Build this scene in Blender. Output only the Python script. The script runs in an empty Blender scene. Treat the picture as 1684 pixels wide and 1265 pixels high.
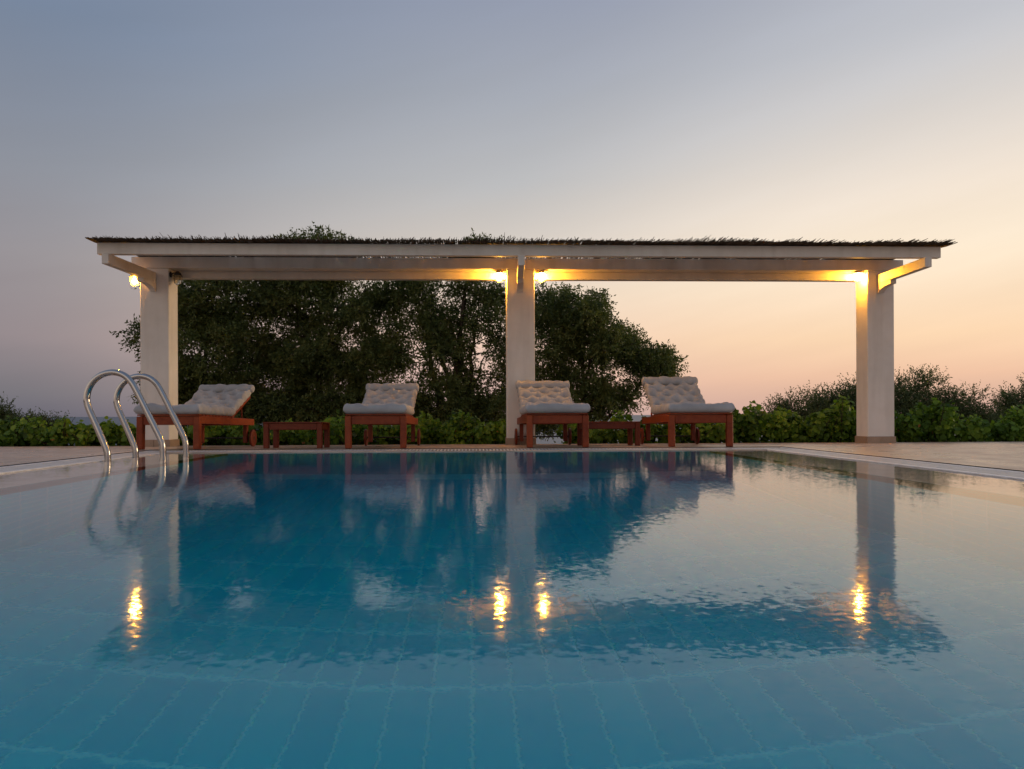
import bpy, bmesh, math, random
import numpy as np
from mathutils import Vector, Matrix

SC = bpy.context.scene
COL = SC.collection
R = math.radians
random.seed(7)

# ------------------------------------------------------------------ camera
cam_data = bpy.data.cameras.new('camera')
cam = bpy.data.objects.new('camera', cam_data)
COL.objects.link(cam)
cam.location = (0, 0, 0.40)
cam.rotation_mode = 'XYZ'
cam.rotation_euler = (Matrix.Rotation(R(-1.9), 3, 'Z') @ Matrix.Rotation(R(90), 3, 'X') @ Matrix.Rotation(R(-0.2), 3, 'Z')).to_euler('XYZ')
cam_data.sensor_fit = 'HORIZONTAL'
cam_data.sensor_width = 36
cam_data.lens = 23.515
cam_data.shift_x = 0.0181
cam_data.shift_y = 0.0300
cam_data.clip_start = 0.02
cam_data.clip_end = 20000
SC.camera = cam

# ------------------------------------------------------------------ dusk sky
def lin(c):
    return tuple(((v / 255) / 12.92) if v / 255 <= 0.04045 else (((v / 255) + 0.055) / 1.055) ** 2.4 for v in c)

SUN_AZ = R(48)          # to the right of the pool axis, below / at the horizon
SUN_DIR = Vector((math.sin(SUN_AZ), math.cos(SUN_AZ), 0))

world = bpy.data.worlds.new('World')
SC.world = world
world.use_nodes = True
nt = world.node_tree
nt.nodes.clear()
def N(tree, kind, **kw):
    n = tree.nodes.new(kind)
    for k, v in kw.items():
        setattr(n, k, v)
    return n
def mathn(tree, op, a, b=None, clamp=False):
    n = N(tree, 'ShaderNodeMath', operation=op, use_clamp=clamp)
    for i, v in enumerate((a, b)):
        if v is None: continue
        if hasattr(v, 'node'): tree.links.new(v, n.inputs[i])
        else: n.inputs[i].default_value = v
    return n.outputs[0]
def ramp(tree, fac, stops, interp='LINEAR', srgb=True):
    n = N(tree, 'ShaderNodeValToRGB')
    n.color_ramp.interpolation = interp
    e = n.color_ramp.elements
    while len(e) > 1: e.remove(e[-1])
    e[0].position = stops[0][0]
    for i, (p, c) in enumerate(stops):
        el = e[0] if i == 0 else e.new(p)
        if isinstance(c, (int, float)): col = (c, c, c)
        else: col = lin(c) if srgb else c
        el.color = (*col, 1)
    if fac is not None: tree.links.new(fac, n.inputs[0])
    return n.outputs[0]

tc = N(nt, 'ShaderNodeTexCoord')
nrm = N(nt, 'ShaderNodeVectorMath', operation='NORMALIZE')
nt.links.new(tc.outputs['Generated'], nrm.inputs[0])
sep = N(nt, 'ShaderNodeSeparateXYZ')
nt.links.new(nrm.outputs[0], sep.inputs[0])
zz = mathn(nt, 'MAXIMUM', sep.outputs[2], 0.0)
# very faint high streaks, long and thin
mp0 = N(nt, 'ShaderNodeMapping'); mp0.inputs['Rotation'].default_value = (0, R(13), R(10))
nt.links.new(nrm.outputs[0], mp0.inputs[0])
mp = N(nt, 'ShaderNodeMapping'); mp.inputs['Scale'].default_value = (1.2, 1.2, 8.0)
nt.links.new(mp0.outputs[0], mp.inputs[0])
nz = N(nt, 'ShaderNodeTexNoise')
nz.inputs['Scale'].default_value = 1.7
nz.inputs['Detail'].default_value = 5
nt.links.new(mp.outputs[0], nz.inputs['Vector'])
streak = mathn(nt, 'MULTIPLY', mathn(nt, 'SUBTRACT', nz.outputs[0], 0.5), 0.05)
zw = mathn(nt, 'MAXIMUM', mathn(nt, 'ADD', zz, mathn(nt, 'MULTIPLY', streak, mathn(nt, 'MINIMUM', mathn(nt, 'MULTIPLY', zz, 4.0), 1.0))), 0.0)
A = ramp(nt, zw, [(0, (104, 103, 115)), (.03, (121, 118, 124)), (.10, (149, 138, 141)), (.20, (152, 147, 151)), (.30, (141, 145, 155)), (.45, (121, 136, 159)), (.75, (112, 128, 156)), (1, (110, 126, 156))])
B = ramp(nt, zw, [(0, (196, 166, 162)), (.04, (216, 181, 170)), (.11, (242, 208, 186)), (.17, (236, 214, 193)), (.25, (214, 205, 196)), (.33, (190, 190, 191)), (.43, (170, 174, 183)), (.53, (153, 160, 178)), (.75, (128, 146, 172)), (1, (118, 136, 164))])
C = ramp(nt, zw, [(0, (212, 172, 157)), (.05, (242, 197, 166)), (.10, (254, 218, 180)), (.20, (254, 235, 209)), (.27, (247, 232, 215)), (.36, (222, 216, 211)), (.44, (200, 201, 206)), (.75, (152, 164, 185)), (1, (140, 153, 176))])
D = ramp(nt, zw, [(0, (196, 176, 166)), (.06, (226, 205, 190)), (.20, (229, 212, 199)), (.40, (202, 197, 198)), (.70, (145, 154, 175)), (1, (110, 126, 156))])
dot = N(nt, 'ShaderNodeVectorMath', operation='DOT_PRODUCT')
nt.links.new(nrm.outputs[0], dot.inputs[0])
dot.inputs[1].default_value = SUN_DIR
q = dot.outputs['Value']
def mrange(fac, a, b):
    m = N(nt, 'ShaderNodeMapRange', interpolation_type='SMOOTHSTEP')
    nt.links.new(fac, m.inputs[0])
    m.inputs[1].default_value = a; m.inputs[2].default_value = b
    return m.outputs[0]
def mix(tree, fac, a, b):
    m = N(tree, 'ShaderNodeMix', data_type='RGBA')
    for s, v in ((m.inputs[0], fac), (m.inputs[6], a), (m.inputs[7], b)):
        if hasattr(v, 'node'): tree.links.new(v, s)
        elif isinstance(v, (int, float)): s.default_value = v
        else: s.default_value = (*v, 1)
    return m.outputs[2]
sky = mix(nt, mrange(q, -0.75, -0.10), D, A)
sky = mix(nt, mrange(q, 0.10, 0.76), sky, B)
sky = mix(nt, mrange(q, 0.66, 0.985), sky, C)
hs = N(nt, 'ShaderNodeMix', data_type='RGBA', blend_type='MULTIPLY')
hs.inputs[0].default_value = 1
nt.links.new(sky, hs.inputs[6])
st = N(nt, 'ShaderNodeCombineColor')
sv = mathn(nt, 'ADD', mathn(nt, 'MULTIPLY', mathn(nt, 'SUBTRACT', nz.outputs[0], 0.5), 0.20), 1.0)
for i in range(3): nt.links.new(sv, st.inputs[i])
nt.links.new(st.outputs[0], hs.inputs[7])
bg = N(nt, 'ShaderNodeBackground')
nt.links.new(hs.outputs[2], bg.inputs[0])
bg.inputs[1].default_value = 1.0
wo = N(nt, 'ShaderNodeOutputWorld')
nt.links.new(bg.outputs[0], wo.inputs[0])

# ------------------------------------------------------------------ afterglow sun (soft, weak)
sd = bpy.data.lights.new('sun', 'SUN')
sd.energy = 0.9
sd.angle = R(14)
sd.color = (1.0, 0.72, 0.42)
sun = bpy.data.objects.new('sun', sd)
COL.objects.link(sun)
sun.location = (30, 30, 20)
sv_ = Vector((math.sin(R(70)), math.cos(R(70)), math.tan(R(9))))
sun.rotation_euler = sv_.to_track_quat('Z', 'Y').to_euler()

SC.view_settings.view_transform = 'Standard'
SC.view_settings.look = 'None'
SC.view_settings.exposure = 0
SC.view_settings.gamma = 1
SC.view_settings.use_curve_mapping = False
SC.render.engine = 'CYCLES'
SC.cycles.use_denoising = True
SC.cycles.use_adaptive_sampling = True
SC.cycles.adaptive_threshold = .02
SC.cycles.max_bounces = 7
SC.cycles.diffuse_bounces = 3
SC.cycles.glossy_bounces = 4
SC.cycles.transmission_bounces = 6
SC.cycles.volume_bounces = 0
SC.cycles.transparent_max_bounces = 8
SC.cycles.sample_clamp_indirect = 8
SC.cycles.blur_glossy = 0.3

# ------------------------------------------------------------------ materials
MATS = {}
def new_mat(name):
    m = bpy.data.materials.new(name)
    m.use_nodes = True
    m.node_tree.nodes.clear()
    out = N(m.node_tree, 'ShaderNodeOutputMaterial')
    MATS[name] = m
    return m, m.node_tree, out
def principled(t, out, color, rough=0.6, metallic=0.0, spec=0.5, normal=None):
    p = N(t, 'ShaderNodeBsdfPrincipled')
    for key, v in (('Base Color', color), ('Roughness', rough), ('Metallic', metallic), ('Specular IOR Level', spec)):
        s = p.inputs[key]
        if hasattr(v, 'node'): t.links.new(v, s)
        elif isinstance(v, (int, float)): s.default_value = v
        else: s.default_value = (*v, 1)
    if normal is not None: t.links.new(normal, p.inputs['Normal'])
    t.links.new(p.outputs[0], out.inputs[0])
    return p
def noise(t, scale, detail=4, rough=0.5, coord='Object', stretch=None, dist=0.0):
    c = N(t, 'ShaderNodeTexCoord')
    v = c.outputs[coord]
    if coord == 'Position':
        v = N(t, 'ShaderNodeNewGeometry').outputs['Position']
    if stretch:
        m = N(t, 'ShaderNodeMapping'); m.inputs['Scale'].default_value = stretch
        t.links.new(v, m.inputs[0]); v = m.outputs[0]
    n = N(t, 'ShaderNodeTexNoise')
    n.inputs['Scale'].default_value = scale; n.inputs['Detail'].default_value = detail
    n.inputs['Roughness'].default_value = rough; n.inputs['Distortion'].default_value = dist
    t.links.new(v, n.inputs['Vector'])
    return n.outputs[0]
def geo_pos(t):
    return N(t, 'ShaderNodeNewGeometry').outputs['Position']
def noise_w(t, scale, detail=4, stretch=None, rough=0.5):
    v = geo_pos(t)
    if stretch:
        m = N(t, 'ShaderNodeMapping'); m.inputs['Scale'].default_value = stretch
        t.links.new(v, m.inputs[0]); v = m.outputs[0]
    n = N(t, 'ShaderNodeTexNoise')
    n.inputs['Scale'].default_value = scale; n.inputs['Detail'].default_value = detail; n.inputs['Roughness'].default_value = rough
    t.links.new(v, n.inputs['Vector'])
    return n.outputs[0]
def bump(t, h, strength, distance):
    b = N(t, 'ShaderNodeBump')
    b.inputs['Strength'].default_value = strength; b.inputs['Distance'].default_value = distance
    t.links.new(h, b.inputs['Height'])
    return b.outputs[0]

# painted plaster / timber
def paint(name, c0, c1, rough, bscale=60, bstr=0.25, dirt=True):
    m, t, o = new_mat(name)
    f = noise_w(t, 2.3, 6, rough=0.65)
    col = ramp(t, f, [(.35, c0), (.65, c1)], srgb=False)
    if dirt:
        f2 = noise_w(t, 1.1, 5, stretch=(6, 6, .7))
        d = ramp(t, f2, [(.48, 0.0), (.75, 0.34)], srgb=False)
        col = mix(t, d, col, (c0[0] * .7, c0[1] * .67, c0[2] * .62))
    principled(t, o, col, rough, normal=bump(t, noise_w(t, bscale, 4), bstr, 0.004))
    return m
paint('plaster', (.72, .665, .59), (.80, .745, .67), .8, 90, .35)
paint('white_timber', (.64, .575, .495), (.73, .665, .585), .55, 40, .2)
paint('skirting', (.30, .20, .13), (.40, .28, .19), .45, 70, .2)

# deck
m, t, o = new_mat('deck')
f = noise_w(t, 1.4, 8, rough=.7)
col = ramp(t, f, [(.3, (.42, .28, .18)), (.7, (.57, .40, .27))], srgb=False)
f2 = noise_w(t, 9, 6, stretch=(1, .25, 1))
col = mix(t, ramp(t, f2, [(.45, 0.0), (.7, .4)], srgb=False), col, (.36, .24, .16))
principled(t, o, col, ramp(t, noise_w(t, 3, 5), [(.35, .24), (.65, .42)], srgb=False), spec=.5, normal=bump(t, noise_w(t, 120, 4), .3, .004))
# ledge stone under the water film
m, t, o = new_mat('ledge_stone')
col = ramp(t, noise_w(t, 5, 7), [(.3, (.42, .33, .25)), (.7, (.56, .46, .36))], srgb=False)
principled(t, o, col, .5)
# grate plastic
m, t, o = new_mat('white_plastic')
principled(t, o, ramp(t, noise_w(t, 12, 4), [(.3, (.62, .60, .58)), (.7, (.78, .77, .75))], srgb=False), .35)
m, t, o = new_mat('gutter_dark')
principled(t, o, (.10, .09, .08), .6)
# pool tiles and grout
m, t, o = new_mat('pool_tile')
gi = N(t, 'ShaderNodeObjectInfo').outputs['Random']
isl = N(t, 'ShaderNodeNewGeometry').outputs['Random Per Island']
rv = mathn(t, 'FRACT', mathn(t, 'ADD', gi, isl))
col = ramp(t, rv, [(0, (.015, .70, .82)), (.5, (.02, .75, .85)), (1, (.03, .80, .88))], srgb=False)
principled(t, o, col, .25)
m, t, o = new_mat('pool_grout')
principled(t, o, ramp(t, noise_w(t, 3, 5), [(.3, (.45, .93, .92)), (.7, (.60, .95, .94))], srgb=False), .7)
m, t, o = new_mat('pool_wall')
br = N(t, 'ShaderNodeTexBrick')
mpn = N(t, 'ShaderNodeMapping'); mpn.inputs['Rotation'].default_value = (R(90), 0, 0)
tcn = N(t, 'ShaderNodeTexCoord'); t.links.new(tcn.outputs['UV'], br.inputs['Vector'])
br.offset = 0; br.inputs['Scale'].default_value = 1
br.inputs['Brick Width'].default_value = .25; br.inputs['Row Height'].default_value = .155
br.inputs['Mortar Size'].default_value = .004
br.inputs['Color1'].default_value = (.03, .70, .80, 1); br.inputs['Color2'].default_value = (.04, .74, .83, 1)
br.inputs['Mortar'].default_value = (.50, .90, .90, 1)
principled(t, o, br.outputs[0], .3)
# water
m, t, o = new_mat('pool_water')
g = N(t, 'ShaderNodeBsdfGlass'); g.inputs['IOR'].default_value = 1.28; g.inputs['Roughness'].default_value = 0.055
g.inputs['Color'].default_value = (1, 1, 1, 1)
def slopes(scale, k, detail=2, stretch=(.7, 1, 1)):
    m_ = N(t, 'ShaderNodeMapping'); m_.inputs['Scale'].default_value = stretch
    t.links.new(geo_pos(t), m_.inputs[0])
    n_ = N(t, 'ShaderNodeTexNoise'); n_.inputs['Scale'].default_value = scale; n_.inputs['Detail'].default_value = detail
    t.links.new(m_.outputs[0], n_.inputs['Vector'])
    a_ = N(t, 'ShaderNodeVectorMath', operation='SUBTRACT'); a_.inputs[1].default_value = (.5, .5, .5)
    t.links.new(n_.outputs['Color'], a_.inputs[0])
    b_ = N(t, 'ShaderNodeVectorMath', operation='MULTIPLY'); b_.inputs[1].default_value = (k, k, 0)
    t.links.new(a_.outputs[0], b_.inputs[0])
    return b_.outputs[0]
def vadd(a_, b_, op='ADD'):
    n_ = N(t, 'ShaderNodeVectorMath', operation=op)
    t.links.new(a_, n_.inputs[0])
    if hasattr(b_, 'node'): t.links.new(b_, n_.inputs[1])
    else: n_.inputs[1].default_value = b_
    return n_.outputs[0]
fine = vadd(slopes(44, .042), slopes(100, .050))
amp = ramp(t, noise_w(t, .5, 3), [(.35, .6), (.65, 1.15)], srgb=False)
fs = N(t, 'ShaderNodeVectorMath', operation='SCALE'); t.links.new(fine, fs.inputs[0]); t.links.new(amp, fs.inputs['Scale'])
tot = vadd(vadd(fs.outputs[0], slopes(3.0, .012)), (0, 0, 1))
nn_ = N(t, 'ShaderNodeVectorMath', operation='NORMALIZE'); t.links.new(tot, nn_.inputs[0])
bf = N(t, 'ShaderNodeNewGeometry').outputs['Backfacing']
flip = N(t, 'ShaderNodeVectorMath', operation='SCALE'); t.links.new(nn_.outputs[0], flip.inputs[0])
t.links.new(mathn(t, 'SUBTRACT', 1.0, mathn(t, 'MULTIPLY', bf, 2.0)), flip.inputs['Scale'])
t.links.new(flip.outputs[0], g.inputs['Normal'])
t.links.new(g.outputs[0], o.inputs[0])
va = N(t, 'ShaderNodeVolumeAbsorption'); va.inputs['Color'].default_value = (0, .84, .91, 1); va.inputs['Density'].default_value = .55
t.links.new(va.outputs[0], o.inputs['Volume'])
# sea
m, t, o = new_mat('sea_water')
principled(t, o, (.07, .10, .14), .45, spec=.35, normal=bump(t, noise_w(t, .6, 4, stretch=(.5, 1, 1)), .6, .25))
# soil / terrain
m, t, o = new_mat('soil')
principled(t, o, ramp(t, noise_w(t, 2.5, 8, rough=.7), [(.3, (.035, .028, .018)), (.55, (.07, .055, .035)), (.75, (.055, .07, .03))], srgb=False), .95, spec=.1, normal=bump(t, noise_w(t, 14, 6), .8, .05))
# steel
m, t, o = new_mat('steel')
principled(t, o, (.47, .45, .43), ramp(t, noise_w(t, 30, 5), [(.35, .10), (.7, .20)], srgb=False), metallic=1)
# lamp metal and glass
m, t, o = new_mat('lamp_metal')
principled(t, o, (.018, .015, .012), .42, spec=.5)
m, t, o = new_mat('lamp_metal_pale')
principled(t, o, (.42, .33, .24), .5, spec=.4)
m, t, o = new_mat('lamp_glass')
g = N(t, 'ShaderNodeBsdfGlass'); g.inputs['IOR'].default_value = 1.05; g.inputs['Roughness'].default_value = .08
g.inputs['Color'].default_value = (.9, .85, .75, 1); t.links.new(g.outputs[0], o.inputs[0])
m, t, o = new_mat('lamp_lit')       # glass jar, glowing faintly
e = N(t, 'ShaderNodeEmission'); e.inputs[0].default_value = (1.0, .55, .10, 1); e.inputs[1].default_value = 2.6
tr = N(t, 'ShaderNodeBsdfTransparent'); tr.inputs[0].default_value = (.95, .9, .8, 1)
ad = N(t, 'ShaderNodeAddShader'); t.links.new(e.outputs[0], ad.inputs[0]); t.links.new(tr.outputs[0], ad.inputs[1])
t.links.new(ad.outputs[0], o.inputs[0])
m, t, o = new_mat('lamp_bulb')
e = N(t, 'ShaderNodeEmission'); e.inputs[0].default_value = (1.0, .44, .040, 1); e.inputs[1].default_value = 1400
t.links.new(e.outputs[0], o.inputs[0])
# wood
def wood(name, c0, c1, rough=.42):
    m, t, o = new_mat(name)
    f = noise(t, 9, 6, stretch=(1, 1, 1), dist=1.5)
    f2 = noise(t, 60, 5)
    rnd = N(t, 'ShaderNodeObjectInfo').outputs['Random']
    k = mathn(t, 'ADD', mathn(t, 'MULTIPLY', f, .6), mathn(t, 'ADD', mathn(t, 'MULTIPLY', f2, .25), mathn(t, 'MULTIPLY', rnd, .18)))
    col = ramp(t, k, [(.3, c0), (.75, c1)], srgb=False)
    principled(t, o, col, rough, spec=.22, normal=bump(t, f2, .15, .003))
wood('red_wood', (.15, .022, .007), (.33, .066, .018))
wood('dark_wood', (.11, .016, .006), (.20, .036, .011))
m, t, o = new_mat('rubber')
principled(t, o, (.02, .017, .015), .7)
# cushion fabric
m, t, o = new_mat('fabric')
w = N(t, 'ShaderNodeTexWave'); w.inputs['Scale'].default_value = 90
col = ramp(t, noise(t, 5, 6), [(.3, (.335, .330, .328)), (.7, (.45, .445, .442))], srgb=False)
principled(t, o, col, .9, spec=.15, normal=bump(t, noise(t, 260, 3), .25, .002))
m, t, o = new_mat('fabric_button')
principled(t, o, (.34, .31, .29), .9, spec=.1)
# reeds
m, t, o = new_mat('reed')
isl = N(t, 'ShaderNodeNewGeometry').outputs['Random Per Island']
principled(t, o, ramp(t, isl, [(0, (.045, .030, .018)), (.6, (.085, .060, .038)), (1, (.14, .10, .065))], srgb=False), .8, spec=.2)
# leaves and bark
def leaf(name, cols, trans=.35, tcol=None):
    m, t, o = new_mat(name)
    isl = N(t, 'ShaderNodeNewGeometry').outputs['Random Per Island']
    f = noise_w(t, 2.0, 3)
    f = ramp(t, f, [(.36, 0.0), (.64, 1.0)], srgb=False)
    k = mathn(t, 'ADD', mathn(t, 'MULTIPLY', isl, .5), mathn(t, 'MULTIPLY', f, .5))
    col = ramp(t, k, [(i / (len(cols) - 1), c) for i, c in enumerate(cols)], srgb=False)
    d = N(t, 'ShaderNodeBsdfPrincipled'); d.inputs['Roughness'].default_value = .55; d.inputs['Specular IOR Level'].default_value = .25
    t.links.new(col, d.inputs['Base Color'])
    tr = N(t, 'ShaderNodeBsdfTranslucent')
    hv = N(t, 'ShaderNodeMix', data_type='RGBA', blend_type='MULTIPLY'); hv.inputs[0].default_value = 1
    t.links.new(col, hv.inputs[6]); hv.inputs[7].default_value = (*(tcol or (1.3, 1.35, .6)), 1)
    t.links.new(hv.outputs[2], tr.inputs[0])
    ms = N(t, 'ShaderNodeMixShader'); ms.inputs[0].default_value = trans
    t.links.new(d.outputs[0], ms.inputs[1]); t.links.new(tr.outputs[0], ms.inputs[2])
    t.links.new(ms.outputs[0], o.inputs[0])
leaf('tree_leaf', [(.030, .048, .018), (.070, .100, .030), (.130, .158, .046), (.200, .190, .062)], .32)
leaf('shrub_leaf', [(.055, .078, .034), (.095, .125, .050), (.150, .170, .068)], .3)
leaf('vine_leaf', [(.024, .054, .008), (.070, .135, .015), (.140, .240, .027), (.260, .350, .046)], .4)
leaf('dry_leaf', [(.22, .09, .02), (.30, .14, .03)], .3, (1.2, 1, .8))
m, t, o = new_mat('bark')
principled(t, o, ramp(t, noise_w(t, 12, 6, stretch=(1, 1, .3)), [(.3, (.030, .022, .016)), (.7, (.075, .055, .040))], srgb=False), .9, spec=.15)

# ------------------------------------------------------------------ mesh helpers
def link(name, me, mat, parent=None, loc=None, rot=None, smooth=False):
    ob = bpy.data.objects.new(name, me)
    COL.objects.link(ob)
    if mat and not me.materials: me.materials.append(MATS[mat])
    if parent: ob.parent = parent
    if loc: ob.location = loc
    if rot: ob.rotation_euler = rot
    if smooth:
        me.polygons.foreach_set('use_smooth', np.ones(len(me.polygons), dtype=bool))
    return ob
def tag(ob, label, cat, group=None):
    ob['label'] = label; ob['category'] = cat
    if group: ob['group'] = group
    return ob
def structure(ob):
    ob['kind'] = 'structure'; return ob
def stuff(ob):
    ob['kind'] = 'stuff'; return ob
def empty(name, loc, rotz=0):
    ob = bpy.data.objects.new(name, None)
    ob.empty_display_size = .1
    COL.objects.link(ob); ob.location = loc; ob.rotation_euler = (0, 0, rotz)
    return ob
class MB:
    def __init__(s): s.v = []; s.f = []
    def quad_box(s, x0, x1, y0, y1, z0, z1):
        b = len(s.v)
        s.v += [(x0, y0, z0), (x1, y0, z0), (x1, y1, z0), (x0, y1, z0), (x0, y0, z1), (x1, y0, z1), (x1, y1, z1), (x0, y1, z1)]
        s.f += [tuple(b + i for i in q) for q in ((0, 3, 2, 1), (4, 5, 6, 7), (0, 1, 5, 4), (1, 2, 6, 5), (2, 3, 7, 6), (3, 0, 4, 7))]
    def rect(s, x0, x1, y0, y1, z, n=(1, 1), zf=None):
        b = len(s.v); nx, ny = n
        for j in range(ny + 1):
            for i in range(nx + 1):
                x = x0 + (x1 - x0) * i / nx; y = y0 + (y1 - y0) * j / ny
                s.v.append((x, y, zf(x, y) if zf else z))
        for j in range(ny):
            for i in range(nx):
                a = b + j * (nx + 1) + i
                s.f.append((a, a + 1, a + nx + 2, a + nx + 1))
    def tube(s, pts, rad, sides=8, cap=True):
        pts = [Vector(p) for p in pts]
        n = len(pts); b = len(s.v)
        if isinstance(rad, (int, float)): rad = [rad] * n
        prev = None
        for i, p in enumerate(pts):
            d = (pts[min(i + 1, n - 1)] - pts[max(i - 1, 0)])
            d = d.normalized() if d.length > 1e-9 else Vector((0, 0, 1))
            if prev is None:
                u = d.orthogonal().normalized()
            else:
                u = (prev - d * prev.dot(d))
                u = u.normalized() if u.length > 1e-6 else d.orthogonal().normalized()
            prev = u; w = d.cross(u)
            for k in range(sides):
                a = 2 * math.pi * k / sides
                s.v.append(tuple(p + (u * math.cos(a) + w * math.sin(a)) * rad[i]))
        for i in range(n - 1):
            for k in range(sides):
                k2 = (k + 1) % sides
                s.f.append((b + i * sides + k, b + i * sides + k2, b + (i + 1) * sides + k2, b + (i + 1) * sides + k))
        if cap:
            s.f.append(tuple(b + k for k in reversed(range(sides))))
            s.f.append(tuple(b + (n - 1) * sides + k for k in range(sides)))
    def lathe(s, prof, sides=20, axis='z', c=(0, 0, 0)):
        b = len(s.v)
        for r, hgt in prof:
            for k in range(sides):
                a = 2 * math.pi * k / sides
                if axis == 'z': s.v.append((c[0] + r * math.cos(a), c[1] + r * math.sin(a), c[2] + hgt))
                else: s.v.append((c[0] + hgt, c[1] + r * math.cos(a), c[2] + r * math.sin(a)))
        for i in range(len(prof) - 1):
            for k in range(sides):
                k2 = (k + 1) % sides
                s.f.append((b + i * sides + k, b + i * sides + k2, b + (i + 1) * sides + k2, b + (i + 1) * sides + k))
        s.f.append(tuple(b + k for k in reversed(range(sides))))
        s.f.append(tuple(b + (len(prof) - 1) * sides + k for k in range(sides)))
    def prism(s, poly, x0, x1):           # poly in (y, z), extruded along x
        b = len(s.v); n = len(poly)
        for x in (x0, x1): s.v += [(x, y, z) for y, z in poly]
        s.f.append(tuple(b + i for i in range(n))); s.f.append(tuple(b + n + i for i in reversed(range(n))))
        for i in range(n):
            j = (i + 1) % n
            s.f.append((b + j, b + i, b + n + i, b + n + j))
    def mesh(s, name, bevel=0, seg=1, fix=True):
        me = bpy.data.meshes.new(name)
        me.from_pydata(s.v, [], s.f)
        if bevel or fix:
            bm = bmesh.new(); bm.from_mesh(me)
            if fix: bmesh.ops.recalc_face_normals(bm, faces=bm.faces)
            if bevel:
                bmesh.ops.bevel(bm, geom=[e for e in bm.edges if e.calc_face_angle(0) > .5], offset=bevel, segments=seg, affect='EDGES', profile=.5)
            bm.to_mesh(me); bm.free()
        return me
    def build(s, name, mat, parent=None, bevel=0, seg=1, loc=None, rot=None, smooth=False, fix=True):
        return link(name, s.mesh(name, bevel, seg, fix), mat, parent, loc, rot, smooth)
def box(name, x0, x1, y0, y1, z0, z1, mat, parent=None, bevel=.004, seg=1, rot=None, loc=None):
    b = MB(); b.quad_box(x0, x1, y0, y1, z0, z1)
    return b.build(name, mat, parent, bevel, seg, rot=rot, loc=loc)
def smooth_angle(ob, ang=35):
    me = ob.data
    me.polygons.foreach_set('use_smooth', np.ones(len(me.polygons), dtype=bool))
    me.set_sharp_from_angle(angle=R(ang))
    return ob
def np_mesh(name, verts, nper, faces_local):
    """verts (K, nper, 3); faces_local list of index tuples of equal length"""
    K = verts.shape[0]
    me = bpy.data.meshes.new(name)
    me.vertices.add(K * nper)
    me.vertices.foreach_set('co', verts.reshape(-1).astype(np.float32))
    fl = np.array(faces_local, dtype=np.int32)
    F, L = fl.shape
    idx = (fl[None, :, :] + (np.arange(K, dtype=np.int32) * nper)[:, None, None]).reshape(-1)
    me.loops.add(K * F * L)
    me.loops.foreach_set('vertex_index', idx)
    me.polygons.add(K * F)
    me.polygons.foreach_set('loop_start', np.arange(K * F, dtype=np.int32) * L)
    me.update(calc_edges=True)
    return me

# ------------------------------------------------------------------ the setting
PX, LX, SX = 2.64, 3.30, 3.70          # basin half width, ledge outer, grating outer
PY0, PY1 = -3.0, 7.35                  # basin ends
GY1 = 7.86                             # far grating outer edge
DEPTH = -2.25
SH_Z, SH_Y, DP_Y = -1.20, 1.97, 5.97      # shallow end, easing down to the deep end
def floor_z(y):
    u = min(1.0, max(0.0, (y - .97) / (DP_Y - .97)))
    return SH_Z + (DEPTH - SH_Z) * u * u * (3 - 2 * u)
def deck_z(x, y): return .015 - .0272 * max(0.0, y - 7.9)

DX0, DX1, DY0, DY1 = -16, 17, -8, 10.55
d = MB()
d.rect(DX0, DX1, GY1, DY1, 0, (40, 12), deck_z)
d.rect(DX0, -SX, PY0 - .5, GY1, .015, (16, 16))
d.rect(SX, DX1, PY0 - .5, GY1, .015, (16, 16))
d.rect(DX0, DX1, DY0, PY0 - .5, .015, (16, 8))
# visible back edge of the slab
b0 = len(d.v)
for i in range(41):
    x = DX0 + (DX1 - DX0) * i / 40
    d.v += [(x, DY1, deck_z(x, DY1)), (x, DY1, -.4)]
for i in range(40):
    a = b0 + 2 * i
    d.f.append((a, a + 2, a + 3, a + 1))
structure(d.build('deck', 'deck', fix=False))

def ground_z(x, y):
    z = -.09 - .058 * max(0.0, y - 10.6)
    z += .05 * math.sin(x * .7 + y * .4) * min(1, max(0, (y - 10.6) / 4)) 
    if DX0 + .5 < x < DX1 - .5 and DY0 + .5 < y < DY1 - .35: z = -3.4
    return max(z, -4.2)
gm = MB()
ys = [-60, -30, -7.6, -7.4] + [y for y in np.arange(-6, 10, 2.0)] + [10.1, 10.25, 10.45, 10.6, 11, 11.5, 12, 13, 14, 15, 16, 17, 18, 20, 23, 27, 32, 40, 50, 62, 80, 84]
xs = [-400, -150, -60, -30, -20, -16, -15.4] + [x for x in np.arange(-14, 16, 1.0)] + [16.4, 17, 22, 30, 60, 150, 400]
for y in ys:
    for x in xs: gm.v.append((x, y, ground_z(x, y)))
for j in range(len(ys) - 1):
    for i in range(len(xs) - 1):
        a = j * len(xs) + i
        gm.f.append((a, a + 1, a + len(xs) + 1, a + len(xs)))
structure(gm.build('ground', 'soil', fix=False))
s = MB(); s.rect(-9000, 9000, 60, 9000, -3.2, (8, 8))
structure(s.build('sea', 'sea_water', fix=False))

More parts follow.
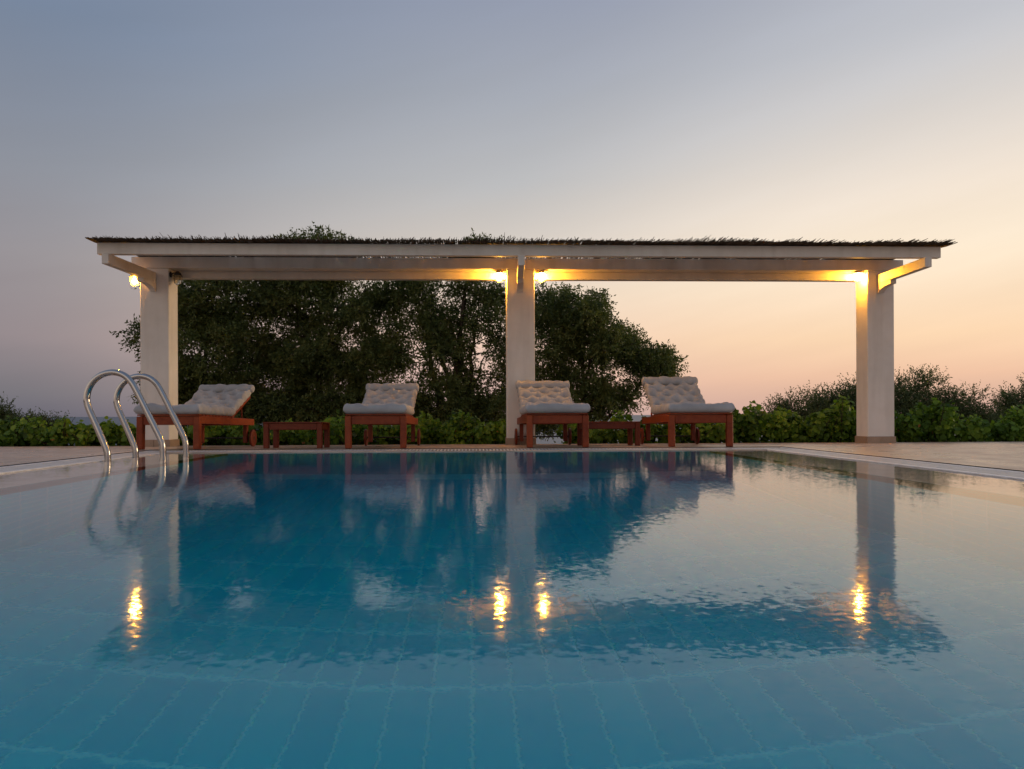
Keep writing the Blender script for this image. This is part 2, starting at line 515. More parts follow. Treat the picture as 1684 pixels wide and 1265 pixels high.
# pool basin: walls and grout bed, tiles as children
pb = MB()
fy = [PY0 + .006] + [SH_Y + k * .5 for k in range(-9, 11)] + [PY1 - .006]
for ya, yb in zip(fy[:-1], fy[1:]):
    pb.rect(-PX, PX, ya, yb, 0, (1, 1), lambda x, y: floor_z(y))
basin = structure(pb.build('pool_basin', 'pool_grout', fix=False))
def wall(x0, y0, x1, y1):
    me = bpy.data.meshes.new('pool_wall')
    me.from_pydata([(x0, y0, DEPTH), (x1, y1, DEPTH), (x1, y1, -.016), (x0, y0, -.016)], [], [(0, 1, 2, 3)])
    L = math.hypot(x1 - x0, y1 - y0)
    uv = me.uv_layers.new(name='UVMap')
    for i, c in enumerate(((0, 0), (L, 0), (L, -DEPTH - .016), (0, -DEPTH - .016))): uv.data[i].uv = c
    link('pool_wall', me, 'pool_wall', basin)
WA, WB = PY0 + .006, PY1 - .006
wall(-PX, WA, -PX, WB); wall(-PX, WB, PX, WB); wall(PX, WB, PX, WA); wall(PX, WA, -PX, WA)
# floor tiles, slightly proud of the grout, chamfered
TW, TL, GAP, TH = .146, .50, .011, .006
def tile_verts(cx=0.0, cy=0.0, cz=0.0):
    a, b_ = (TW - GAP) / 2, (TL - GAP) / 2; c = .002
    out = []
    for (hx, hy, z) in ((a, b_, -.003), (a, b_, TH - c), (a - c, b_ - c, TH)):
        out += [(-hx, -hy, z), (hx, -hy, z), (hx, hy, z), (-hx, hy, z)]
    return [(x + cx, y + cy, z + cz) for x, y, z in out]
TF = [(0, 1, 5, 4), (1, 2, 6, 5), (2, 3, 7, 6), (3, 0, 4, 7), (4, 5, 9, 8), (5, 6, 10, 9), (6, 7, 11, 10), (7, 4, 8, 11), (8, 9, 10, 11)]
tile_me = bpy.data.meshes.new('floor_tile'); tile_me.from_pydata(tile_verts(), [], TF); tile_me.materials.append(MATS['pool_tile'])
cells = []
ncol = int(2 * PX / TW)
x_off = -ncol * TW / 2 + TW / 2
row = math.ceil((PY0 - SH_Y) / TL)
while SH_Y + (row + 1) * TL <= PY1 + .001:
    for i in range(ncol): cells.append((x_off + i * TW, SH_Y + (row + .5) * TL))
    row += 1
def tile_z(y): return (floor_z(y + TL / 2) + floor_z(y - TL / 2)) / 2
def tilt(y): return math.atan2(floor_z(y + TL / 2) - floor_z(y - TL / 2), TL)
def seen_rank(c):
    x, y = c
    if y < 1.3 or abs(x / y - .03) > .95: return 1e6 + math.hypot(x, y)
    return math.hypot(x * .8, y)
cells.sort(key=seen_rank)
rt = random.Random(3)
for (x, y) in cells[:300]:
    link('floor_tile', tile_me, None, basin, (x + rt.uniform(-.0008, .0008), y, tile_z(y) + rt.uniform(-.0007, .0007)), (tilt(y), 0, 0))
rest = MB()
for (x, y) in cells[300:]:
    b = len(rest.v); a_ = tilt(y); ca, sa = math.cos(a_), math.sin(a_)
    rest.v += [(px_ + x, y + py_ * ca - pz_ * sa, tile_z(y) + py_ * sa + pz_ * ca) for px_, py_, pz_ in tile_verts()]
    rest.f += [tuple(b + k for k in q_) for q_ in TF]
stuff(rest.build('floor_tiles_far', 'pool_tile', basin, fix=False))

# shallow stone ledges on both long sides
lg = MB()
lg.quad_box(-LX + .003, -PX, PY0 + .003, PY1 - .003, -.35, -.016); lg.quad_box(PX, LX - .003, PY0 + .003, PY1 - .003, -.35, -.016)
structure(lg.build('pool_ledge', 'ledge_stone', bevel=.006))
wt = MB(); wt.quad_box(-LX, LX, PY0, PY1, DEPTH - .15, 0.0)
structure(wt.build('pool_water', 'pool_water', fix=False))

# overflow edge: white lip, slatted grating over a dark gutter
gut = MB()
gut.quad_box(-SX, -LX - .002, PY0, GY1, -.10, -.008); gut.quad_box(LX + .002, SX, PY0, GY1, -.10, -.008)
gut.quad_box(-LX, LX, PY1 + .002, GY1, -.10, -.008); gut.quad_box(-SX, SX, PY0 - .5, PY0 - .002, -.10, .004)
gutter = structure(gut.build('overflow_gutter', 'gutter_dark'))
def lip(x0, x1, y0, y1, mat='white_plastic'):
    box('gutter_lip', x0, x1, y0, y1, -.0075, .009, mat, gutter, .004)
lip(-LX, LX, PY1 + .003, 7.42, 'ledge_stone'); lip(-SX, SX, 7.78, GY1 - .002, 'ledge_stone')
lip(-LX - .05, -LX - .002, PY0, PY1 + .10); lip(LX + .002, LX + .05, PY0, PY1 + .10)
lip(-SX, -SX + .06, PY0, 7.777); lip(SX - .06, SX, PY0, 7.777)
sl = MB()
P = .040
n = int((2 * SX - .14) / P)
for i in range(n):
    x = -SX + .07 + i * P
    sl.quad_box(x, x + .016, 7.423, 7.776, -.007, .006)
stuff(sl.build('grating_slats', 'white_plastic', gutter))
for sx in (-1, 1):
    sl = MB()
    y = PY0
    while y < 7.44:
        xa, xb = sorted((sx * (LX + .053), sx * (SX - .063)))
        sl.quad_box(xa, xb, y, y + .017, -.007, .006); y += P
    stuff(sl.build('grating_slats', 'white_plastic', gutter))

# ------------------------------------------------------------------ pergola
perg = empty('pergola', (.78, 9.90, -.045))
tag(perg, 'long white pergola with three square pillars and a reed mat roof behind the pool', 'pergola')
po = Vector(perg.location)
def pbox(name, x0, x1, y0, y1, z0, z1, mat, parent=None, bevel=.004):
    if parent is None or parent is perg:
        return box(name, x0 - po.x, x1 - po.x, y0 - po.y, y1 - po.y, z0 - po.z, z1 - po.z, mat, perg, bevel)
    o_ = po + Vector(parent.location)
    return box(name, x0 - o_.x, x1 - o_.x, y0 - o_.y, y1 - o_.y, z0 - o_.z, z1 - o_.z, mat, parent, bevel)
PIL = [(-4.740, -4.335), (.525, .932), (5.889, 6.295)]
FY0, FY1 = 9.75, 10.05
for (x0, x1) in PIL:
    p = pbox('pillar', x0, x1, FY0, FY1, -.06, 2.527, 'plaster', bevel=.008)
    g_ = .003; zt = .065; th = .014
    xm = x0 + (x1 - x0) * .47
    pbox('skirting_tile', x0 - th, xm - .0015, FY0 - th, FY0 - .001, -.052, zt, 'skirting', p, .002)
    pbox('skirting_tile', xm + .0015, x1 + th, FY0 - th, FY0 - .001, -.052, zt, 'skirting', p, .002)
    pbox('skirting_tile', x0 - th, x0 - .001, FY0 + .001, FY1 + th, -.052, zt, 'skirting', p, .002)
    pbox('skirting_tile', x1 + .001, x1 + th, FY0 + .001, FY1 + th, -.052, zt, 'skirting', p, .002)
    pbox('skirting_tile', x0 + .001, x1 - .001, FY1 + .001, FY1 + th, -.052, zt, 'skirting', p, .002)
    # cantilever brackets, front and rear, with a curved corbel under them
    cx = (x0 + x1) / 2 - .012
    bl_ = (cx - po.x, FY0 - .004 - po.y, 0 - po.z)
    rz_ = (0, 0, R(-3.2))
    box('bracket', -.044, .044, -1.15, 0, 2.330, 2.463, 'white_timber', perg, .005, loc=bl_, rot=rz_)
    prof = [(0, 2.3285), (-.34, 2.3285), (-.34, 2.270)]
    for k in range(9):
        a = math.pi / 2 * k / 8
        prof.append((-(.30 - .26 * math.sin(a)), 2.270 - .075 * (1 - math.cos(a))))
    prof.append((0, 2.195))
    cb = MB(); cb.prism(prof, -.042, .042)
    cb.build('corbel', 'white_timber', perg, loc=bl_, rot=rz_)
pbox('main_beam', -4.86, 6.435, FY0 - .003, 9.885, 2.530, 2.690, 'white_timber')
pbox('main_beam', -4.86, 6.435, 9.925, FY1 + .003, 2.530, 2.690, 'white_timber')
for (xa, xb) in ((-4.333, .523), (.934, 5.887)):
    pbox('tie_beam', xa, xb, 9.93, 10.04, 2.418, 2.527, 'white_timber')
pbox('fascia_beam', -4.745, 6.225, 8.655, 8.735, 2.465, 2.612, 'white_timber', bevel=.005)
# reed mat: about a thousand reeds, laid front to back, with loose ends sticking up
rr = random.Random(11)
mat_b = MB()
def mat_zm(y):
    return 2.622 + .088 * max(0, min(1, (y - 8.70) / 1.05))
x = -4.795
while x < 6.33:
    r_ = rr.uniform(.0045, .0075)
    ya = 8.515 + rr.uniform(-.035, .04) + .02 * math.sin(x * 3)
    yb = 10.42 + rr.uniform(-.06, .06)
    lift = rr.uniform(0, .008)
    dx = rr.uniform(-.02, .02)
    pts = [(x + dx * k / 4 - po.x, y - po.y, mat_zm(y) + lift - po.z) for k, y in enumerate((ya, 8.7, 9.2, 9.75, yb))]
    mat_b.tube(pts, r_, 4)
    x += r_ * 1.75
x = -4.78
while x < 6.31:
    # loose second layer, combed to the right, thicker in some places than in others
    den = .5 + .28 * math.sin(x * 2.1 + 1) + .22 * math.sin(x * 5.3) * math.sin(x * .83 + 1)
    for _ in range(1 + (rr.random() < den) + (rr.random() < den * .6)):
        r_ = rr.uniform(.0035, .007)
        ya = 8.47 + rr.uniform(0, .16)
        ln = rr.uniform(.12, .40)
        up = rr.uniform(.0, .018) + den * rr.random() ** 2 * .042
        z0 = mat_zm(ya) + .008 + rr.random() * .014 * den
        if rr.random() < .03: up += rr.uniform(.02, .06); ln += .2
        lean = rr.gauss(.022, .022) + (.02 if x < -.5 else .0)
        mat_b.tube([(x + lean - po.x, ya - po.y, z0 + up - po.z), (x + lean * .4 - po.x, ya + ln * .5 - po.y, z0 + up * .45 - po.z), (x - po.x, ya + ln - po.y, z0 - po.z)], [r_ * .5, r_, r_], 4)
    x += rr.uniform(.006, .020)
stuff(mat_b.build('reed_mat', 'reed', perg, fix=False))

# ------------------------------------------------------------------ wall lamps
def wall_lamp(loc, side, lit, label, pale=False):
    """loc = point on the pillar face where the plate sits; side = -1 / +1 outwards along x"""
    t = empty('wall_lamp', loc)
    tag(t, label, 'lamp', 'wall lamps on the pergola pillars')
    mt = 'lamp_metal_pale' if pale else 'lamp_metal'
    b = MB(); b.lathe([(.012, 0), (.040, 0), (.042, .006), (.036, .014), (.020, .018)], 18, 'x')
    for i, v in enumerate(b.v): b.v[i] = (v[0] * side, v[1], v[2])
    smooth_angle(b.build('mounting_plate', mt, t))
    b = MB(); b.tube([(.014 * side, 0, 0), (.040 * side, 0, .022), (.075 * side, 0, .026), (.102 * side, 0, .010)], [.010, .009, .009, .010], 10)
    smooth_angle(b.build('arm', mt, t), 60)
    cx = .104 * side
    b = MB(); b.lathe([(.006, .052), (.016, .050), (.030, .036), (.046, .020), (.052, .004), (.066, -.010), (.070, -.016), (.050, -.016), (.044, -.012)][::-1], 24, 'z', (cx, 0, 0))
    smooth_angle(b.build('cap', mt, t))
    b = MB(); b.lathe([(.046, -.018), (.052, -.040), (.050, -.085), (.043, -.118), (.028, -.136), (.006, -.142)][::-1], 24, 'z', (cx, 0, 0))
    gl = b.build('globe', 'lamp_lit' if lit else 'lamp_glass', t, smooth=True)
    if lit:
        b = MB(); b.lathe([(.010, -.020), (.012, -.036), (.026, -.056), (.032, -.078), (.028, -.100), (.014, -.114), (.003, -.117)][::-1], 16, 'z', (cx, 0, 0))
        b.build('bulb', 'lamp_bulb', gl, smooth=True)
    cg = MB()
    for k in range(6):
        a = 2 * math.pi * (k + .5) / 6
        cg.tube([(cx + r_ * math.cos(a), r_ * math.sin(a), z) for r_, z in ((.056, -.016), (.059, -.045), (.056, -.090), (.046, -.128), (.004, -.150))], .0022, 5)
    cg.build('cage', mt, t)
    return t
LY = FY0 + .055
wall_lamp((PIL[0][0] - .001, LY, 2.425), -1, True, 'lit wall lantern on the outer side of the left pillar, above the pool ladder')
wall_lamp((PIL[0][1] + .001, LY, 2.445), 1, False, 'dark unlit wall lantern on the inner side of the left pillar')
wall_lamp((PIL[1][0] - .001, LY, 2.495), -1, True, 'lit wall lantern on the left side of the middle pillar', True)
wall_lamp((PIL[1][1] + .001, LY, 2.495), 1, True, 'lit wall lantern on the right side of the middle pillar', True)
wall_lamp((PIL[2][0] - .001, LY, 2.515), -1, True, 'lit wall lantern on the inner side of the right pillar', True)

# ------------------------------------------------------------------ loungers
LW = .74
def lounger(x0, x1, y0, ang, label, cush_label, yaw=0.0):
    cx = (x0 + x1) / 2; w = (x1 - x0) / 2
    z0 = deck_z(0, y0)
    slope = math.atan(-.0272)
    t = empty('sun_lounger', (cx, y0, z0)); t.rotation_euler = (slope, 0, yaw)
    tag(t, label, 'sun lounger', 'wooden sun loungers under the pergola')
    lg_ = .072
    for s_ in (-1, 1):
        xa, xb = sorted((s_ * w, s_ * (w - lg_)))
        box('front_leg', xa, xb, 0, lg_, 0, .385, 'red_wood', t, .006)
        xa, xb = sorted((s_ * (w - .03), s_ * (w - .085)))
        box('rear_leg', xa, xb, 1.58, 1.65, .055, .300, 'dark_wood', t, .005)
        xa, xb = sorted((s_ * (w - .004), s_ * (w - .034)))
        box('side_rail', xa, xb, lg_ + .002, 1.80, .300, .392, 'red_wood', t, .004)
        b = MB(); xw = s_ * (w + .016)
        b.lathe([(.108, -.016), (.120, -.012), (.120, .012), (.108, .016)], 28, 'x', (0, 0, 0))
        wh = smooth_angle(b.build('wheel', 'dark_wood', t, loc=(xw, 1.695, .121)))
        b = MB(); b.lathe([(.020, -.021), (.026, -.019), (.026, .019), (.020, .021)], 14, 'x'); b.build('hub', 'rubber', wh)
    b = MB(); b.tube([(-w - .01, 1.695, .121), (w + .01, 1.695, .121)], .009, 8); b.build('axle', 'rubber', t)
    box('front_rail', -w + lg_ + .002, w - lg_ - .002, .012, .044, .285, .383, 'red_wood', t, .004)
    box('rear_rail', -w + .036, w - .036, 1.765, 1.797, .300, .390, 'red_wood', t, .004)
    box('cross_rail', -w + .036, w - .036, 1.03, 1.06, .300, .372, 'dark_wood', t, .004)
    # top slats in front of the hinge
    sl_me = None
    for i in range(11):
        ya = .004 + i * .097
        if sl_me is None:
            sl_b = MB(); sl_b.quad_box(-w + .006, w - .006, 0, .080, 0, .016); sl_me = sl_b.mesh('slat', .002); sl_me.materials.append(MATS['red_wood'])
        link('slat', sl_me, None, t, (0, ya, .3935))
    # backrest, hinged
    BL = .76
    fb = MB()
    fb.quad_box(-w + .050, -w + .085, 0, BL, -.045, -.002)
    back = fb.build('backrest', 'red_wood', t, .004, loc=(0, 1.075, .412), rot=(ang, 0, 0))
    box('back_stile', w - .085, w - .050, 0, BL, -.045, -.002, 'red_wood', back)
    bs = MB(); bs.quad_box(-w + .045, w - .045, 0, .075, 0, .016); bs_me = bs.mesh('slat', .002); bs_me.materials.append(MATS['red_wood'])
    for i in range(8): link('slat', bs_me, None, back, (0, .004 + i * .097, 0))
    py, pz = 1.075 + .50 * math.cos(ang) + .03, .412 + .50 * math.sin(ang) - .06
    for s_ in (-1, 1):
        b = MB(); b.tube([(s_ * (w - .10), py, pz), (s_ * (w - .10), 1.58, .335)], .012, 6); b.build('prop', 'dark_wood', t)
    # cushion: a thing of its own, lying on the slats
    c = empty('lounger_cushion', (cx, y0, z0 + .4115)); c.rotation_euler = (slope, 0, yaw)
    tag(c, cush_label, 'cushion', 'tufted cushions on the sun loungers')
    cushion(c, w, ang, int(abs(cx) * 97))
    return t

def pad_mesh(name, hw, length, thick, rows, cols, seed, tuft=1.0, bow=0.0):
    """tufted pad lying in xy (y from 0 to length), bottom at z = 0"""
    rng = random.Random(seed)
    nx, ny = 56, int(56 * length / (2 * hw)) + 4
    pw = 2 * hw / cols; ph = length / rows
    buttons = []
    for j in range(rows):
        off = .5 if j % 2 == 0 else 0.0
        for i in range(cols + 1):
            bx = -hw + (i + off) * pw; by = (j + .5) * ph
            if abs(bx) < hw - .06: buttons.append((bx + rng.uniform(-.012, .012), by + rng.uniform(-.012, .012)))
    ba = np.array(buttons)
    def warp(x, y): return .010 * math.sin(13 * x + seed) * math.sin(11 * y + seed * 2)
    V, F = [], []
    for side in (1, 0):
        for j in range(ny + 1):
            for i in range(nx + 1):
                # denser towards the rim
                u = -1 + 2 * i / nx; v = -1 + 2 * j / ny
                u = math.copysign(1 - (1 - abs(u)) ** 1.35, u); v = math.copysign(1 - (1 - abs(v)) ** 1.35, v)
                x = u * hw; y = (v + 1) / 2 * length
                dx = hw - abs(x); dy = min(y, length - y)
                e = .052
                ex = math.sqrt(max(0, 1 - max(0, 1 - dx / e) ** 2)); ey = math.sqrt(max(0, 1 - max(0, 1 - dy / e) ** 2))
                rim = ex * ey
                # scalloped outline
                sc = 1 + .018 * math.sin(y / ph * 2 * math.pi) * (abs(u) ** 6)
                if side:
                    dd = np.hypot((ba[:, 0] - x), (ba[:, 1] - y))
                    ds = np.sort(dd)[:2]
                    d1 = float(ds[0])
                    ridge = math.exp(-((float(ds[1]) + d1 - pw * .92) / .035) ** 2) * .10 if True else 0
                    hgt = 1.10 - tuft * (.55 * math.exp(-(d1 / .034) ** 2) + .30 * math.exp(-(d1 / .080) ** 2) + ridge)
                    crease = math.exp(-((((y / ph) % 1.0) - .5) * ph / .014) ** 2)
                    hgt -= tuft * .20 * crease
                    hgt = max(hgt, .10)
                    hgt += .05 * math.sin(9 * x + 2 * seed) * math.sin(8 * y + seed)
                    z = thick * (.42 + (hgt - .42) * rim) if rim < 1 else thick * hgt
                else:
                    z = thick * (.42 - .42 * rim)
                V.append((x * sc, y, z + warp(x, y) * (1 if side else 0) * rim))
    W = nx + 1; H = ny + 1; off = W * H
    for j in range(ny):
        for i in range(nx):
            a = j * W + i
            F.append((a, a + 1, a + W + 1, a + W)); F.append((off + a, off + a + W, off + a + W + 1, off + a + 1))
    me = bpy.data.meshes.new(name)
    me.from_pydata(V, [], F)
    bm = bmesh.new(); bm.from_mesh(me)
    bmesh.ops.remove_doubles(bm, verts=bm.verts, dist=.0008)
    bm.to_mesh(me); bm.free()
    return me, buttons

def cushion(c, w, ang, seed):
    hw = w + .012
    me, _ = pad_mesh('seat_pad', hw, 1.12, .115, 7, 4, seed, .7)
    link('seat_pad', me, 'fabric', c, (0, -.035, 0), smooth=True)
    BL = .75
    me, bts = pad_mesh('back_pad', hw - .015, BL - .02, .122, 5, 4, seed + 5, 1.0)
    bp = link('back_pad', me, 'fabric', c, (0, 1.085, .014), (ang, 0, 0), smooth=True)
    bm_ = MB(); bm_.lathe([(.012, 0), (.014, .004), (.010, .009), (.003, .011)], 10); bme = bm_.mesh('button'); bme.materials.append(MATS['fabric_button'])
    for (bx, by) in bts:
        if by > .1: link('button', bme, None, bp, (bx, by, (.125 * .12)))
    # head fold: the end of the pad rolled over the top of the backrest
    rng = random.Random(seed)
    V, F = [], []
    nx, na = 48, 22
    for i in range(nx + 1):
        u = -1 + 2 * i / nx
        u = math.copysign(1 - (1 - abs(u)) ** 1.3, u)
        endr = math.sqrt(max(0, 1 - max(0, 1 - (1 - abs(u)) / .09) ** 2))
        lump = 1 + .06 * math.sin(u * 7.5 + seed) + .05 * math.cos(u * 13 + seed)
        pinch = 1 - .10 * (math.cos(u * math.pi * 2.5) ** 8)
        for k in range(na):
            a = 2 * math.pi * k / na
            ry = .072 * lump * pinch; rz = .064 * pinch
            V.append((u * (hw + .010), BL - .005 + ry * math.cos(a) * (.25 + .75 * endr), .088 + rz * lump * math.sin(a) * (.15 + .85 * endr)))
    for i in range(nx):
        for k in range(na):
            k2 = (k + 1) % na
            F.append((i * na + k, (i + 1) * na + k, (i + 1) * na + k2, i * na + k2))
    F.append(tuple(range(na))); F.append(tuple(nx * na + k for k in reversed(range(na))))
    me = bpy.data.meshes.new('head_fold'); me.from_pydata(V, [], F)
    link('head_fold', me, 'fabric', c, (0, 1.085, .014), (ang, 0, 0), smooth=True)

lounger(-3.905, -3.170, 7.91, R(25), 'reddish wooden sun lounger beside the pool ladder, in front of the left pillar', 'grey tufted cushion on the lounger next to the pool ladder', R(-2))
lounger(-1.490, -.770, 7.93, R(26), 'reddish wooden sun lounger standing alone between the left table and the middle pillar', 'grey tufted cushion on the lounger left of the middle pillar')
lounger(.660, 1.402, 7.93, R(29), 'reddish wooden sun lounger standing in front of the middle pillar', 'grey tufted cushion on the lounger in front of the middle pillar')
lounger(2.375, 3.135, 7.93, R(34), 'reddish wooden sun lounger nearest the right pillar with the steepest backrest', 'grey tufted cushion with high raised back, rightmost of the four', R(-4))

# ------------------------------------------------------------------ low tables
def table(x0, x1, y0, dep, label, mat='dark_wood'):
    cx = (x0 + x1) / 2; w = (x1 - x0) / 2
    t = empty('low_table', (cx, y0, deck_z(0, y0))); t.rotation_euler = (math.atan(-.0272), 0, 0)
    tag(t, label, 'table', 'low wooden tables between the loungers')
    H = .318
    for sx in (-1, 1):
        for ya in (0, dep - .06):
            xa, xb = sorted((sx * w, sx * (w - .062)))
            box('leg', xa, xb, ya, ya + .06, 0, H - .016, mat, t, .005)
        xa, xb = sorted((sx * (w - .012), sx * (w - .036)))
        box('apron', xa, xb, .062, dep - .062, .225, H - .018, mat, t, .003)
    box('apron', -w + .064, w - .064, .012, .036, .225, H - .018, mat, t, .003)
    box('apron', -w + .064, w - .064, dep - .036, dep - .012, .225, H - .018, mat, t, .003)
    k = 6
    sw = (dep - .005 * (k - 1)) / k
    b = MB(); b.quad_box(-w - .004, w + .004, 0, sw, 0, .016); me = b.mesh('top_slat', .002); me.materials.append(MATS[mat])
    for i in range(k): link('top_slat', me, None, t, (0, i * (sw + .005), H - .015))
table(-2.50, -1.80, 8.12, .46, 'low reddish wooden table to the left, between the first two loungers')
table(1.455, 2.215, 8.70, .46, 'low dark wooden table between the two right loungers')

# ------------------------------------------------------------------ pool ladder rails
def rail_curve(pts, n=10):
    """Catmull-Rom through pts"""
    P_ = [Vector(p) for p in pts]; P_ = [P_[0] * 2 - P_[1]] + P_ + [P_[-1] * 2 - P_[-2]]
    out = []
    for i in range(1, len(P_) - 2):
        p0, p1, p2, p3 = P_[i - 1:i + 3]
        for k in range(n):
            u = k / n
            out.append(.5 * ((2 * p1) + (-p0 + p2) * u + (2 * p0 - 5 * p1 + 4 * p2 - p3) * u * u + (-p0 + 3 * p1 - 3 * p2 + p3) * u ** 3))
    out.append(P_[-2])
    return out
lad = empty('pool_ladder', (-3.0, 6.375, -.016))
tag(lad, 'pair of curved stainless steel grab rails at the left pool edge', 'ladder')
prof = [(0, 0), (-.002, .075), (-.016, .135), (-.068, .262), (-.125, .395), (-.168, .498), (-.182, .575), (-.166, .660), (-.118, .740), (-.040, .794), (.055, .812), (.145, .786), (.210, .724), (.262, .632), (.332, .490), (.410, .330), (.462, .222), (.482, .160), (.487, .085), (.487, 0)]
for (yy, xx) in ((6.10, -3.255), (6.66, -3.285)):
    b = MB()
    b.tube(rail_curve([(xx + 3.0 + px_, yy - 6.375, pz_) for px_, pz_ in prof], 5), .0275, 16)
    smooth_angle(b.build('grab_rail', 'steel', lad), 60)
    for fx in (0, .487):
        b = MB(); b.lathe([(.046, 0), (.046, .006), (.034, .011), (.028, .011)], 20, 'z', (xx + 3.0 + fx, yy - 6.375, 0))
        smooth_angle(b.build('foot_flange', 'steel', lad))

# ------------------------------------------------------------------ vegetation
def spray_mesh(name, org, dirs, length, leaflets, ll, lw, rng, droop=.25):
    """org (K,3), dirs (K,3) -> mesh of rhombic leaflets along drooping sprays"""
    K = len(org)
    T = leaflets
    u = (np.arange(T) + .6) / T
    L = (length * rng.uniform(.65, 1.25, K))[:, None, None]
    pos = org[:, None, :] + dirs[:, None, :] * (u[None, :, None] * L)
    pos[:, :, 2] -= droop * (u[None, :] ** 2) * L[:, :, 0]
    rnd = rng.normal(size=(K, T, 3))
    d = dirs[:, None, :] * .55 + rnd * .62
    d[:, :, 2] -= droop * .8
    d /= np.linalg.norm(d, axis=2, keepdims=True)
    s_ = np.cross(d, rng.normal(size=(K, T, 3)))
    s_ /= np.linalg.norm(s_, axis=2, keepdims=True) + 1e-9
    l_ = (ll * rng.uniform(.6, 1.3, (K, T)))[:, :, None]; w_ = (lw * rng.uniform(.7, 1.3, (K, T)))[:, :, None]
    v = np.stack([pos, pos + d * l_ * .5 + s_ * w_, pos + d * l_, pos + d * l_ * .5 - s_ * w_], axis=2)
    return np_mesh(name, v.reshape(K * T, 4, 3), 4, [(0, 1, 2, 3)])

def bez(a, b, c, n):
    return [a * (1 - t) ** 2 + b * 2 * t * (1 - t) + c * t * t for t in (i / n for i in range(n + 1))]

def woody(name, label, cat, base, blobs, stems, seed, leafmat, clump_r=(.17, .40), clumps_per=13.5, sprays=80, slen=.27, leaflets=9, ll=.085, lw=.017, droop=.3, trunk_r=.09, group=None):
    rng = np.random.default_rng(seed); rp = random.Random(seed)
    t = empty(name, base); tag(t, label, cat, group)
    cl = []
    for (cx, cy, cz, rx, ry, rz, dn) in blobs:
        for _ in range(max(1, int(clumps_per * dn))):
            v = Vector((rp.gauss(0, 1), rp.gauss(0, 1), rp.gauss(0, 1))).normalized() * (rp.uniform(.25, 1) ** .55)
            cl.append((Vector((cx + v.x * rx, cy + v.y * ry, cz + v.z * rz)), rp.uniform(*clump_r)))
    wb = MB(); samples = []
    heads = sorted(blobs, key=lambda b: -b[2])
    for k in range(stems):
        bl = blobs[k % len(blobs)]
        top = Vector((bl[0] + rp.uniform(-.3, .3) * bl[3], bl[1] + rp.uniform(-.3, .3) * bl[4], bl[2] + rp.uniform(-.1, .45) * bl[5]))
        st_ = Vector((rp.uniform(-.25, .25) + top.x * .12, rp.uniform(-.2, .2), -.1))
        midp = Vector((st_.x * .6 + top.x * .4 + rp.uniform(-.25, .25), st_.y * .5 + top.y * .5 + rp.uniform(-.2, .2), top.z * .62))
        pts = bez(st_, midp, top, 12)
        for i in range(2, 12): pts[i] = pts[i] + Vector((rp.uniform(-.05, .05), rp.uniform(-.05, .05), 0))
        wb.tube(pts, [trunk_r * (1 - .85 * i / 12) for i in range(13)], 7)
        samples += [(p, trunk_r * (1 - .85 * i / 12)) for i, p in enumerate(pts) if i > 2]
    for (c, r_) in cl:
        best = min(samples, key=lambda s: (s[0] - c).length + (0 if s[0].z < c.z else (s[0].z - c.z) * 1.5))
        p0, r0 = best
        md = (p0 + c) / 2 + Vector((rp.uniform(-.12, .12), rp.uniform(-.12, .12), rp.uniform(.0, .18)))
        wb.tube(bez(p0, md, c, 6), [max(.006, min(r0 * .55, .035)) * (1 - .75 * i / 6) for i in range(7)], 5, False)
        for _ in range(7):
            e = c + Vector((rp.gauss(0, 1), rp.gauss(0, 1), rp.gauss(.1, .8))).normalized() * r_ * rp.uniform(.6, 1.1)
            s0 = c.lerp(p0, rp.uniform(0, .3))
            wb.tube([s0, (s0 + e) / 2 + Vector((rp.uniform(-.05, .05), 0, rp.uniform(-.02, .06))), e], [.007, .005, .002], 3, False)
    wb.build('trunk', 'bark', t, fix=False, smooth=True)
    C_ = np.array([c[:] for c, _ in cl]); RR = np.array([r_ for _, r_ in cl])
    cnt = np.maximum(8, (sprays * (RR / np.mean(clump_r)) ** 2).astype(int))
    ii = np.repeat(np.arange(len(cl)), cnt)
    dv = rng.normal(size=(len(ii), 3)); dv /= np.linalg.norm(dv, axis=1, keepdims=True)
    org = C_[ii] + dv * (RR[ii] * rng.uniform(.05, 1, len(ii)) ** .6)[:, None] * np.array([1.1, 1.1, .85])
    dr = dv * .8 + rng.normal(size=dv.shape) * .45
    dr[:, 2] += .05
    dr /= np.linalg.norm(dr, axis=1, keepdims=True)
    me = spray_mesh('crown', org, dr, slen, leaflets, ll, lw, rng, droop)
    link('crown', me, leafmat, t)
    return t

